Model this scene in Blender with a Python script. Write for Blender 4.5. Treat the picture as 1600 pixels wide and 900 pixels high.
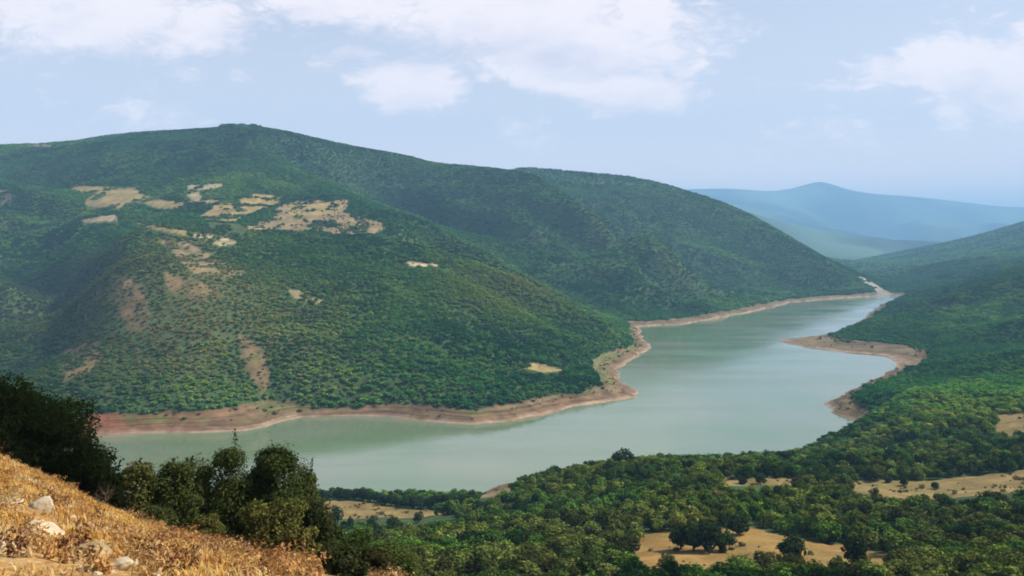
import bpy, math, random
import numpy as np
R = math.radians
S = bpy.context.scene
for o in list(bpy.data.objects): bpy.data.objects.remove(o)
COL = S.collection

# ------------------------------------------------------------------ camera, sky, sun, exposure
H = 140.0            # eye height above the reservoir
F = 1386.0           # focal length in photograph pixels (1600 wide)
HZ = 370.0           # row of the horizon
cam_d = bpy.data.cameras.new('camera'); cam = bpy.data.objects.new('camera', cam_d); COL.objects.link(cam)
cam.location = (0, 0, H); cam.rotation_euler = (R(90), 0, 0)
cam_d.sensor_width = 36.0; cam_d.lens = 36.0 * F / 1600.0
cam_d.shift_y = -(450.0 - HZ) / 1600.0
cam_d.clip_start = 0.1; cam_d.clip_end = 60000
S.camera = cam

SUN_AZ, SUN_EL = R(78), R(46)     # sun ahead and to the right, high
sun_d = bpy.data.lights.new('sun', 'SUN'); sun = bpy.data.objects.new('sun', sun_d); COL.objects.link(sun)
sun_d.energy = 5.0; sun_d.angle = R(0.53); sun_d.color = (1.0, 0.93, 0.82)
sun.rotation_euler = (R(90) - SUN_EL, 0, -SUN_AZ + math.pi)
from mathutils import Vector
sv = Vector((math.cos(SUN_EL) * math.sin(SUN_AZ), math.cos(SUN_EL) * math.cos(SUN_AZ), math.sin(SUN_EL)))
sun.rotation_euler = (-sv).to_track_quat('-Z', 'Y').to_euler()
sun.location = (0, 0, 900)

S.view_settings.view_transform = 'Standard'; S.view_settings.look = 'None'
S.view_settings.gamma = 1.0; S.view_settings.exposure = 0.45; S.view_settings.use_curve_mapping = False
S.render.engine = 'CYCLES'
S.cycles.use_denoising = True
S.cycles.max_bounces = 5; S.cycles.diffuse_bounces = 2; S.cycles.glossy_bounces = 2
S.cycles.transmission_bounces = 2; S.cycles.volume_bounces = 2; S.cycles.transparent_max_bounces = 6
S.cycles.filter_width = 1.8
S.cycles.sample_clamp_indirect = 4.0

class NT:
    """short node-tree writer"""
    def __init__(s, tree): s.t = tree
    def n(s, typ, **kw):
        nd = s.t.nodes.new(typ)
        for k, v in kw.items(): setattr(nd, k, v)
        return nd
    def l(s, a, b): s.t.links.new(a, b)
    def val(s, sock, v):
        if isinstance(v, bpy.types.NodeSocket): s.l(v, sock)
        else: sock.default_value = v
    def m(s, op, a, b=0.0, c=0.0, clamp=False):
        nd = s.n('ShaderNodeMath', operation=op, use_clamp=clamp)
        s.val(nd.inputs[0], a); s.val(nd.inputs[1], b); s.val(nd.inputs[2], c)
        return nd.outputs[0]
    def mix(s, f, a, b, mode='MIX'):
        nd = s.n('ShaderNodeMix', data_type='RGBA', blend_type=mode)
        s.val(nd.inputs[0], f)
        for i, v in ((6, a), (7, b)):
            if isinstance(v, tuple): v = (*v, 1.0)[:4]
            s.val(nd.inputs[i], v)
        return nd.outputs[2]
    def rng(s, v, a, b, c=0.0, d=1.0, smooth=False):
        nd = s.n('ShaderNodeMapRange'); nd.interpolation_type = 'SMOOTHSTEP' if smooth else 'LINEAR'
        s.val(nd.inputs[0], v)
        for i, q in enumerate((a, b, c, d)): s.val(nd.inputs[1 + i], q)
        return nd.outputs[0]
    def noise(s, vec, scale, detail=4.0, rough=0.55, dist=0.0):
        nd = s.n('ShaderNodeTexNoise'); nd.inputs['Scale'].default_value = scale
        nd.inputs['Detail'].default_value = detail; nd.inputs['Roughness'].default_value = rough
        nd.inputs['Distortion'].default_value = dist
        if vec is not None: s.l(vec, nd.inputs['Vector'])
        return nd.outputs[0]

W = bpy.data.worlds.new('World'); S.world = W; W.use_nodes = True
def build_world():
    t = NT(W.node_tree); W.node_tree.nodes.clear()
    out = t.n('ShaderNodeOutputWorld'); bg = t.n('ShaderNodeBackground'); t.l(bg.outputs[0], out.inputs[0])
    sky = t.n('ShaderNodeTexSky', sky_type='NISHITA')
    sky.sun_disc = False; sky.sun_elevation = SUN_EL; sky.sun_rotation = SUN_AZ
    sky.air_density = 1.0; sky.dust_density = 2.2; sky.ozone_density = 1.6; sky.altitude = 400
    tc = t.n('ShaderNodeTexCoord'); sep = t.n('ShaderNodeSeparateXYZ'); t.l(tc.outputs['Generated'], sep.inputs[0])
    x, y, z = sep.outputs
    # cumulus drifting at fixed bearings: az and el are tangents of bearing and height
    yy = t.m('MAXIMUM', y, 0.05)
    az = t.m('DIVIDE', x, yy); el = t.m('DIVIDE', z, yy)
    comb = t.n('ShaderNodeCombineXYZ'); t.l(az, comb.inputs[0]); t.l(t.m('MULTIPLY', el, 2.2), comb.inputs[1])
    wn = t.n('ShaderNodeTexNoise'); wn.inputs['Scale'].default_value = 12.0; wn.inputs['Detail'].default_value = 5; t.l(comb.outputs[0], wn.inputs['Vector'])
    va = t.n('ShaderNodeVectorMath', operation='SUBTRACT'); t.l(wn.outputs['Color'], va.inputs[0]); va.inputs[1].default_value = (.5, .5, .5)
    vs = t.n('ShaderNodeSeparateXYZ'); t.l(va.outputs[0], vs.inputs[0])
    azw = t.m('MULTIPLY_ADD', vs.outputs[0], 0.085, az); elw = t.m('MULTIPLY_ADD', vs.outputs[1], 0.045, el)
    blobs = [  # bearing, height, half-sizes in photograph pixels, weight
        (150, 25, 190, 62, .95), (60, 65, 120, 38, .7), (300, 40, 75, 60, .85), (300, 118, 55, 26, .5), (382, 128, 36, 14, .45),
        (560, 5, 160, 40, .85), (790, 15, 220, 60, 1.0), (900, 75, 175, 62, 1.0), (1000, 20, 48, 44, 1.25), (1035, 76, 45, 18, .9),
        (960, 140, 105, 38, .95), (865, 125, 85, 28, .9), (1015, 145, 50, 30, .95), (648, 128, 72, 36, 1.1),
        (1490, 100, 75, 44, 1.05), (1400, 113, 105, 26, .85), (1590, 130, 85, 70, 1.0), (1480, 180, 55, 52, .7), (1290, 128, 90, 16, .55),
        (1520, 35, 80, 26, .45), (1370, 18, 60, 14, .4), (700, 90, 220, 30, .45), (60, 130, 150, 40, .3),
        (1200, 235, 280, 44, .36), (900, 212, 220, 34, .38), (200, 165, 300, 36, .34), (1350, 200, 160, 30, .34)]
    tot = None
    for (cx, cy, rx, ry, w) in blobs:
        du = t.m('MULTIPLY', t.m('SUBTRACT', azw, (cx - 800) / F), F / (rx * 1.25))
        dv = t.m('MULTIPLY', t.m('SUBTRACT', elw, (HZ - cy) / F), F / (ry * 1.25))
        d2 = t.m('ADD', t.m('MULTIPLY', du, du), t.m('MULTIPLY', dv, dv))
        g = t.m('MULTIPLY', t.m('EXPONENT', t.m('MULTIPLY', d2, -1.0)), w)
        tot = g if tot is None else t.m('MAXIMUM', tot, g)
    n1 = t.noise(comb.outputs[0], 6.0, 9.0, .60, .2)
    n2 = t.noise(comb.outputs[0], 20.0, 7.0, .62, .6)
    # the same clouds elsewhere in the sky
    zz = t.m('MAXIMUM', z, 0.03)
    c2 = t.n('ShaderNodeCombineXYZ'); t.l(t.m('DIVIDE', x, t.m('ADD', zz, .12)), c2.inputs[0]); t.l(t.m('DIVIDE', y, t.m('ADD', zz, .12)), c2.inputs[1])
    nb = t.noise(c2.outputs[0], 1.1, 7.0, .55, .2)
    rest = t.m('MULTIPLY', t.rng(nb, .58, .78, 0, .5, True), t.rng(el, .30, .42, 0, 1))
    behind = t.m('MULTIPLY', t.rng(nb, .52, .72, 0, .9, True), t.rng(y, .35, .2, 0, 1))
    front = t.m('MULTIPLY', tot, t.rng(y, .25, .4, 0, 1))
    dens = t.m('ADD', t.m('MAXIMUM', t.m('MAXIMUM', front, rest), behind), t.m('ADD', t.m('MULTIPLY', t.m('SUBTRACT', n1, .5), 1.5), t.m('MULTIPLY', t.m('SUBTRACT', t.m('ABSOLUTE', t.m('MULTIPLY_ADD', n2, 2.0, -1.0)), .25), .8)))
    cov = t.rng(dens, .17, .62, 0, 1, True)
    cov = t.m('MULTIPLY', cov, t.rng(z, -.02, .05, 0, 1))
    # sunlit billows are white, their undersides grey-blue
    grey = None
    for (cx, cy, rx, ry, w) in [(640, 78, 260, 26, .9), (860, 92, 150, 20, .8), (950, 112, 120, 12, .6), (120, 92, 190, 18, .7), (940, 165, 120, 14, .6), (660, 150, 60, 12, .4), (1530, 150, 60, 40, .45), (480, 60, 120, 30, .6)]:
        du = t.m('MULTIPLY', t.m('SUBTRACT', azw, (cx - 800) / F), F / rx); dv = t.m('MULTIPLY', t.m('SUBTRACT', elw, (HZ - cy) / F), F / ry)
        g = t.m('MULTIPLY', t.m('EXPONENT', t.m('MULTIPLY', t.m('ADD', t.m('MULTIPLY', du, du), t.m('MULTIPLY', dv, dv)), -1.0)), w)
        grey = g if grey is None else t.m('MAXIMUM', grey, g)
    n3 = t.noise(comb.outputs[0], 13.0, 5.0, .6)
    thick = t.m('ADD', grey, t.m('MULTIPLY', t.m('SUBTRACT', n3, .5), 1.9), clamp=True)
    ccol = t.mix(thick, (9.3, 8.1, 7.9), (6.5, 6.0, 6.7))
    # humid, milky summer air low in the sky
    milk = t.rng(z, .10, .42, .90, .06)
    base = t.mix(milk, sky.outputs[0], (6.6, 6.3, 6.9))
    base = t.mix(t.rng(z, .13, .0, 0, 1, True), base, (14.6, 10.0, 7.9))
    col = t.mix(t.m('MULTIPLY', cov, .8), base, ccol)
    t.l(col, bg.inputs[0]); bg.inputs[1].default_value = 0.10
build_world()

# ------------------------------------------------------------------ helpers
def tag(o, label=None, cat=None, group=None, kind=None):
    if label: o['label'] = label
    if cat: o['category'] = cat
    if group: o['group'] = group
    if kind: o['kind'] = kind
    return o
def np_mesh(name, V, faces, nper=None, mat=None, smooth=False):
    """V (n,3); faces: int array (m,k) or list of such arrays"""
    me = bpy.data.meshes.new(name)
    fl = faces if isinstance(faces, list) else [faces]
    fl = [np.asarray(f, dtype=np.int32) for f in fl if len(f)]
    loops = np.concatenate([f.ravel() for f in fl]) if fl else np.zeros(0, np.int32)
    counts = np.concatenate([np.full(len(f), f.shape[1], np.int32) for f in fl]) if fl else np.zeros(0, np.int32)
    me.vertices.add(len(V)); me.vertices.foreach_set('co', np.asarray(V, np.float32).ravel())
    if len(loops):
        me.loops.add(len(loops)); me.loops.foreach_set('vertex_index', loops)
        me.polygons.add(len(counts))
        st = np.concatenate([[0], np.cumsum(counts)[:-1]]).astype(np.int32)
        me.polygons.foreach_set('loop_start', st)
        me.polygons.foreach_set('use_smooth', np.full(len(counts), smooth))
    me.update(calc_edges=True)
    if mat: me.materials.append(mat)
    return me
def attr(me, name, typ, dom, data):
    a = me.attributes.new(name, typ, dom)
    key = {'FLOAT': 'value', 'INT': 'value', 'FLOAT_VECTOR': 'vector', 'FLOAT_COLOR': 'color'}[typ]
    a.data.foreach_set(key, np.ascontiguousarray(data).ravel())
def link(name, me, parent=None):
    o = bpy.data.objects.new(name, me); COL.objects.link(o)
    if parent: o.parent = parent
    return o

def hash2(ix, iy, seed):
    h = (ix.astype(np.int64) * 374761393 + iy.astype(np.int64) * 668265263 + seed * 974711) & 0xffffffff
    h = ((h ^ (h >> 13)) * 1274126177) & 0xffffffff
    h = ((h ^ (h >> 16)) * 2246822519) & 0xffffffff
    return ((h ^ (h >> 15)) & 0xffffff) / float(0xffffff)
def vnoise(x, y, seed=0):
    ix = np.floor(x); iy = np.floor(y); fx = x - ix; fy = y - iy
    fx = fx * fx * fx * (fx * (fx * 6 - 15) + 10); fy = fy * fy * fy * (fy * (fy * 6 - 15) + 10)
    a = hash2(ix, iy, seed); b = hash2(ix + 1, iy, seed); c = hash2(ix, iy + 1, seed); d = hash2(ix + 1, iy + 1, seed)
    return (a + (b - a) * fx) * (1 - fy) + (c + (d - c) * fx) * fy
def fbm(x, y, oct=4, seed=0, gain=.5):
    s = 0; a = 1; n = 0
    for k in range(oct):
        s = s + a * vnoise(x + 17.3 * k, y - 9.1 * k, seed + k); n += a; a *= gain; x = x * 2.03; y = y * 2.03
    return s / n
def sstep(a, b, x):
    t = np.clip((x - a) / (b - a), 0, 1); return t * t * (3 - 2 * t)
def in_poly(px, py, poly):
    r = np.zeros(px.shape, bool); n = len(poly)
    for i in range(n):
        x1, y1 = poly[i]; x2, y2 = poly[(i + 1) % n]
        if y1 == y2: continue
        c = ((y1 > py) != (y2 > py)) & (px < (x2 - x1) * (py - y1) / (y2 - y1) + x1)
        r ^= c
    return r
def seg_dist(x, y, pts, closed=True):
    d = np.full(x.shape, 1e18); n = len(pts)
    for i in range(n if closed else n - 1):
        x1, y1 = pts[i]; x2, y2 = pts[(i + 1) % n]
        dx, dy = x2 - x1, y2 - y1; L = dx * dx + dy * dy + 1e-9
        t = np.clip(((x - x1) * dx + (y - y1) * dy) / L, 0, 1)
        d = np.minimum(d, (x - x1 - t * dx) ** 2 + (y - y1 - t * dy) ** 2)
    return np.sqrt(d)

# ------------------------------------------------------------------ terrain
# survey of the valley: bearing (photo column), sight-line row, distance in metres
SHORE = [(-700, 690), (-300, 688), (0, 684), (90, 682), (160, 680), (250, 677), (330, 676), (385, 673), (420, 667), (440, 656), (470, 652), (540, 650),
    (600, 651), (660, 657), (740, 663), (800, 658), (850, 650), (900, 634), (950, 627), (998, 621), (985, 605), (966, 590), (968, 575),
    (985, 560), (1010, 550), (1012, 540), (1000, 530), (1000, 510), (1060, 507), (1110, 500), (1160, 490), (1210, 480), (1240, 472),
    (1300, 467), (1370, 463), (1395, 461), (1412, 466), (1376, 478), (1354, 496), (1324, 512), (1288, 524), (1215, 531), (1230, 537), (1260, 543),
    (1320, 551), (1380, 557), (1404, 567), (1400, 578), (1360, 597), (1320, 614), (1284, 633), (1304, 645), (1332, 658), (1322, 672),
    (1304, 682), (1258, 694), (1240, 706), (1200, 716), (1100, 728), (1000, 736), (900, 750), (830, 760), (797, 757), (770, 764),
    (744, 775), (700, 784), (600, 786), (500, 785), (400, 785), (200, 785), (0, 785), (-300, 785), (-700, 785)]
lake = [((px - 800) * H / (py - HZ), H * F / (py - HZ)) for px, py in SHORE]
C = []
for (px, py) in SHORE: C.append((px, py, H * F / (py - HZ)))
C += [
 # left skyline and main hill
 (-700,262,2600),(-300,240,2450),(0,228,2300),(60,225,2280),(110,224,2250),(150,216,2250),(230,209,2200),(300,210,2150),(345,205,2110),(370,204,2100),(420,211,2120),(480,224,2170),
 (560,240,2260),(640,245,2350),(670,255,2380),(717,259,2350),(760,263,2280),(800,268,2230),(835,275,2180),(872,291,2120),(930,318,2040),(960,350,1840),(1000,395,1740),(1050,440,1640),(1095,480,1560),(900,372,1790),(945,425,1680),(997,354,1950),(1060,374,1880),(1132,424,1810),(1175,459,1770),
 # behind them
 (0,300,3000),(400,300,3000),(700,330,3000),(-400,300,3200),(0,330,4500),(400,330,4500),(800,335,4000),(0,330,8000),(600,330,8000),
 # main hill face
 (0,300,1750),(0,350,1500),(0,400,1300),(0,450,1150),(0,500,1000),(0,560,890),(0,610,805),
 (-300,600,790),(-300,450,1100),(-300,350,1500),(-700,600,790),(-700,400,1300),
 (120,318,1650),(115,362,1420),(100,416,1230),(90,468,1090),(75,520,970),(55,570,870),
 (230,370,1150),(190,428,950),(185,470,880),(150,530,790),(108,582,715),(66,620,690),
 (300,645,655),(300,560,735),(300,480,850),(300,420,990),(300,380,1130),(300,330,1420),(300,300,1580),(300,250,1850),
 (200,600,690),(200,560,750),(240,500,840),(400,640,690),(400,560,760),(400,480,880),(400,420,1020),
 (500,625,700),(500,540,800),(500,450,970),(500,400,1120),(500,350,1370),(500,330,1480),(500,290,1720),(430,320,1540),(380,330,1440),
 (650,628,705),(650,540,825),(650,450,1030),(650,400,1230),
 (800,630,712),(800,560,825),(800,500,950),(800,465,1090),
 (900,606,785),(900,550,890),(900,512,1000),(955,560,950),(955,600,830),(975,540,1010),
 # spur towards the cape, and the gully behind it
 (985,526,1060),(940,499,1080),(890,480,1120),(800,438,1200),(720,394,1330),(640,352,1450),(560,317,1600),(480,274,1830),(420,235,2030),
 (950,500,1430),(880,470,1530),(800,424,1660),(720,374,1800),(650,328,2000),(600,296,2120),
 # second face up to the front ridge
 (1060,495,1570),(1060,450,1680),(1060,410,1780),(960,470,1540),(960,420,1680),(960,370,1850),(880,400,1720),(880,340,1930),(800,340,1900),(800,300,2080),(1130,475,1700),
 # back hill and the gully before it
 (1180,468,1960),(1100,425,2050),(1000,372,2230),(900,318,2480),
 (800,266,2950),(860,267,2900),(930,274,2820),(1000,284,2750),(1060,299,2700),(1120,317,2620),(1180,347,2530),(1240,382,2430),(1300,413,2330),(1340,440,2240),(1368,458,2140),
 (1100,370,2400),(1180,410,2280),(1240,440,2190),(1300,455,2160),
 (1200,380,3300),(1100,340,3600),(900,340,3700),
 # river flats, then the right-hand hills
 (1395,458,2250),(1378,447,2540),(1352,436,2920),(1340,428,3250),(1335,415,4300),
 (1332,410,4700),(1380,399,4650),(1440,387,4600),(1520,370,4500),(1600,347,4400),(1800,300,4400),(2300,240,4400),
 (1400,425,3000),(1450,420,2700),(1550,415,2400),(1480,443,2150),(1600,400,2600),(1800,380,2500),(1420,448,2260),
 (1500,388,6200),(1600,385,6200),(1800,370,6200),
 (1600,434,1500),(1530,445,1620),(1456,458,1800),(1425,464,1950),(1800,400,1450),(2300,330,1450),
 (1500,500,1270),(1400,497,1400),(1420,520,1200),(1350,514,1270),(1600,480,1230),(1800,450,1200),(1480,535,1090),(1330,532,1170),(1400,545,1070),(1440,549,1020),
 (1450,566,950),(1600,520,1000),(1600,560,830),(1500,590,780),(1600,620,590),(1500,650,550),(1400,630,640),(1345,640,690),(1350,680,550),(1300,714,525),(1800,560,700),(1800,640,480),(2300,560,600),
 # near right shelf with its fields
 (1600,700,430),(1450,726,430),(1600,750,350),(1400,768,345),(1330,760,355),(1150,754,350),(1240,754,350),(1800,740,340),(2300,760,330),
 (1600,800,275),(1300,800,285),(1000,795,300),(1000,742,385),(1150,748,385),(1250,748,395),(900,752,400),(1300,740,400),
 (1300,862,215),(1000,870,210),(1150,845,222),(1600,900,165),(1300,905,175),(1000,905,175),(800,905,170),(600,905,165),(1800,900,150),(2300,900,150),
 # left field and the slopes down to it
 (600,800,425),(700,812,408),(520,786,450),(560,784,448),(640,799,430),(600,845,340),(600,872,265),(750,792,425),(770,776,465),(850,765,440),(850,800,350),(850,840,260),
 (400,845,350),(200,845,350),(0,845,350),(400,890,230),(200,890,230),(0,890,230),(-300,850,350),(-700,850,350),
 # the slope under the viewpoint
 (0,1000,150),(300,1000,150),(-700,960,150),(0,1000,100),(400,1040,100),(800,1060,100),(1200,1040,100),(1600,1010,100),(2300,1000,100),
 (0,890,60),(300,960,60),(600,1050,60),(1000,1100,60),(1600,1080,60),(2300,1060,60),
 (0,900,6.5),(0,800,12),(0,756,18),(0,730,22),(0,790,34),(60,785,35),
 (100,900,7.5),(100,830,12),(100,792,19),(110,782,22),(110,805,34),
 (200,900,9),(200,858,14),(200,832,20),(200,842,36),(300,900,11),(300,884,16),(300,874,21),(300,895,38),
 (400,905,13.5),(400,902,18),(400,898,22),(400,912,40),(500,932,17),(500,922,22),(500,945,40),(600,925,22),(600,985,40),
 (800,1000,20),(1100,1050,20),(1600,1100,20),(2300,1100,20),(-300,800,14),(-300,690,22),(-300,760,36),(-700,800,14),(-700,700,25),(-700,780,50),
 (0,1080,4),(400,1110,4),(800,1130,4),(1600,1130,4),(-300,1060,4),(2300,1130,4),(-700,1060,4),
 (0,1500,2),(800,1500,2),(1600,1500,2),(-700,1500,2),(2300,1500,2),
 # far range closing the valley
 (700,300,11200),(900,296,11400),(1060,296,11400),(1150,295,11400),(1200,299,11600),(1240,297,11800),(1262,291,11900),(1280,284,12000),(1300,291,11900),(1325,299,11800),(1400,305,11800),(1500,315,11800),(1560,322,11600),(1620,324,11600),(1800,330,11600),(2300,330,11600),
 (1060,306,7200),(1130,320,6700),(1200,345,6200),(1270,374,5700),(1318,398,5300),(1600,338,8600),(1500,352,7600),(1425,372,6600),(1375,392,5800),(1343,405,5300),(1345,388,7200),(1335,362,9400),(1240,352,8200),(1160,322,9000),(1100,345,5600),(1180,375,5400),
 (1280,350,16000),(1600,350,16000),(900,350,16000),(2300,350,16000),
]
for (px, py, d) in [q for q in C if 11000 < q[2] < 12500]:
    C += [(px, py + 7, d + 1000), (px, py + 7, d - 760), (px, py + 26, d + 2600)]
# lake bed
for (px, d) in ((300,550),(500,560),(700,580),(800,620),(900,640),(1000,650),(1100,700),(1200,650),(1100,900),(1200,900),(1300,930),(1100,1150),(1200,1200),(1200,1500),(1300,1700),(1300,1900),(0,550)):
    C.append((px, HZ + F * (H + 9) / d, d))
C = np.array(C, float)
C[:, 2] = np.where(C[:, 2] > 4900, C[:, 2] * 1.6 - 2940, C[:, 2])   # the far ranges lie well back
cu = (C[:, 0] - 800) / F; cv = np.log(C[:, 2]); cs = -(C[:, 1] - HZ) / F
def tps_k(r2): return .5 * r2 * np.log(r2 + 1e-12)
n = len(C)
A = np.zeros((n + 3, n + 3)); r2 = (cu[:, None] - cu[None]) ** 2 + (cv[:, None] - cv[None]) ** 2
A[:n, :n] = tps_k(r2) + np.eye(n) * 1e-6
A[:n, n] = 1; A[:n, n + 1] = cu; A[:n, n + 2] = cv; A[n:, :n] = A[:n, n:].T
wts = np.linalg.solve(A, np.concatenate([cs, [0, 0, 0]]))
def tps(u, v):
    u = np.clip(u, -1.08, 1.08); sh = u.shape; u = u.ravel(); v = v.ravel(); o = np.empty(len(u))
    for i in range(0, len(u), 20000):
        a, b = u[i:i + 20000], v[i:i + 20000]
        o[i:i + 20000] = tps_k((a[:, None] - cu) ** 2 + (b[:, None] - cv) ** 2) @ wts[:n] + wts[n] + wts[n + 1] * a + wts[n + 2] * b
    return o.reshape(sh)
UA, UB = .55, math.asinh(1.9 / .55)
NC, NR = 1000, 1900
V0, V1 = math.log(1.6), math.log(26000)
tt = np.linspace(-1, 1, NC); ug = UA * np.sinh(UB * tt); vg = np.linspace(V0, V1, NR)
def bil(G, u, v):
    a = (np.arcsinh(np.asarray(u) / UA) / UB + 1) * .5 * (NC - 1); b = (np.asarray(v) - V0) / (V1 - V0) * (NR - 1)
    a = np.clip(a, 0, NC - 1.001); b = np.clip(b, 0, NR - 1.001); i = a.astype(int); j = b.astype(int); a = a - i; b = b - j
    return (G[j, i] * (1 - a) + G[j, i + 1] * a) * (1 - b) + (G[j + 1, i] * (1 - a) + G[j + 1, i + 1] * a) * b
def resize(G, r, c):
    a = np.linspace(0, G.shape[1] - 1.0001, c); b = np.linspace(0, G.shape[0] - 1.0001, r)
    i = a.astype(int); j = b.astype(int); a = (a - i)[None]; b = (b - j)[:, None]
    return (G[j][:, i] * (1 - a) + G[j][:, i + 1] * a) * (1 - b) + (G[j + 1][:, i] * (1 - a) + G[j + 1][:, i + 1] * a) * b
tc_ = np.linspace(-1, 1, 400); uc_ = UA * np.sinh(UB * tc_); vc_ = np.linspace(V0, V1, 460)
Uc, Vc = np.meshgrid(uc_, vc_)
Sg = resize(tps(Uc, Vc), NR, NC)
U, Vv = np.meshgrid(ug, vg); Y = np.exp(Vv); X = U * Y
Z = H + Sg * Y
# distance to the shoreline, metres, positive on land
lk = np.array(lake)
jx = (fbm(X / 26, Y / 26, 3, 11) - .5) * 13; jy = (fbm(X / 26, Y / 26, 3, 12) - .5) * 13
far_f = np.clip(Y / 900, .5, 2.0)
D = seg_dist(X + jx * far_f, Y + jy * far_f, lake); INL = in_poly(X + jx * far_f, Y + jy * far_f, lake)
D = np.where(INL, -D, D)
# erosion: gullies and hummocks on the hills
qd, pd = X * .53 + Y * .85, X * .85 - Y * .53      # folds run down towards the lake's bend
g1 = fbm(qd / 330, pd / 800, 3, 21); g2 = fbm(X / 95, Y / 95, 4, 31)
rid = 1 - np.abs(2 * g1 - 1) * 2.6; PX0 = 800 + F * U
amp = np.clip((Y - 420) / 600, 0, 1) * np.clip(Y / 1500, .5, 2.2) * np.clip(Z / 70, 0, 1)
s0 = (Z - H) / Y; ridge_s = np.max(np.where(Y < 3200, s0, -9), axis=0, keepdims=True)
amp = amp * sstep(.002, .05, np.maximum(ridge_s - s0, 0)) * np.where(Y > 3200, 1, 1)
Z = Z - np.clip((Y - 5200) / 1200, 0, 1) * sstep(.1, 1, 1 - np.abs(2 * fbm(X / 1900, Y / 3200, 3, 23) - 1) * 2.4) * 330 * np.clip((15200 - Y) / 1500, 0, 1)
amp = amp * (1 - .85 * sstep(60, 140, PX0) * sstep(680, 560, PX0) * sstep(1180, 1300, Y) * sstep(2000, 1850, Y))
amp = amp * (1 - .75 * np.clip((Y - 3500) / 1200, 0, 1)) * np.where((PX0 > 780) & (Y > 2300), .45, 1)
Z = Z - amp * (sstep(.0, 1, rid) * 66 - 16) + amp * (g2 - .5) * 9
nz = np.clip((Y - 60) / 150, 0, 1) * np.clip(Z / 20, 0, 1) * (1 - np.clip((Y - 420) / 600, 0, 1))
Z = Z + nz * (fbm(X / 40, Y / 40, 3, 41) - .5) * 4.0
nearn = np.clip(1 - Y / 60, 0, 1)
Z = Z + nearn * ((fbm(X / 1.6, Y / 1.6, 4, 51) - .5) * .30 * np.clip(Y / 6, .2, 1) + (fbm(X / .35, Y / .35, 2, 52) - .5) * .06)
# shores
Lnd = D > 0
bankz = 7.0 * (1 - np.exp(-np.clip(D, 0, 400) / 13)) * np.clip(D / 4, 0, 1) ** .6 + .25
Zl = np.maximum(Z, .3)
Zl = bankz * np.exp(-np.clip(Zl - 2, 0, 1e9) / 40) * .9 + Zl * np.clip(D / 40, 0, 1) ** .8 + (fbm(X / 9, Y / 9, 3, 61) - .5) * 1.6 * np.clip(D / 5, 0, 1) * np.clip((Y - 60) / 200, 0, 1)
SPIT = [(1200, 522), (1290, 527), (1330, 533), (1400, 540), (1456, 544), (1450, 562), (1432, 576), (1400, 570), (1200, 552)]
PXa = 800 + F * U; PYa = HZ + F * (H - 2) / Y; flat = in_poly(PXa, PYa, SPIT) & (Y > 800) & (Y < 1300)
fx_ = seg_dist(PXa, PYa, SPIT); fw = np.where(flat, 1.0, np.exp(-(fx_ / 7) ** 2)) * ((Y > 800) & (Y < 1300))
Zl = Zl * (1 - fw) + fw * np.minimum(Zl, .3 + 3.4 * (1 - np.exp(-D / 16)))
Z = np.where(Lnd, np.maximum(Zl, .25), np.minimum(-.6, -.4 + D * .15)); Z = np.maximum(Z, -14)
PX = 800 + F * U; PY = HZ - F * (Z - H) / Y
def height(x, y): return bil(Z, np.asarray(x) / np.asarray(y), np.log(np.asarray(y)))
def ground_at(px, py, d0, d1):
    """first place between d0 and d1 metres out where the sight line through (px,py) meets the ground"""
    v = np.linspace(math.log(d0), math.log(d1), 1500); u = (px - 800) / F
    row = HZ - F * (bil(Z, np.full(v.shape, u), v) - H) / np.exp(v)
    k = np.argmax(row <= py) if (row <= py).any() else int(np.argmin(row))
    y = math.exp(v[k]); return u * y, y, float(bil(Z, u, v[k]))

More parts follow.
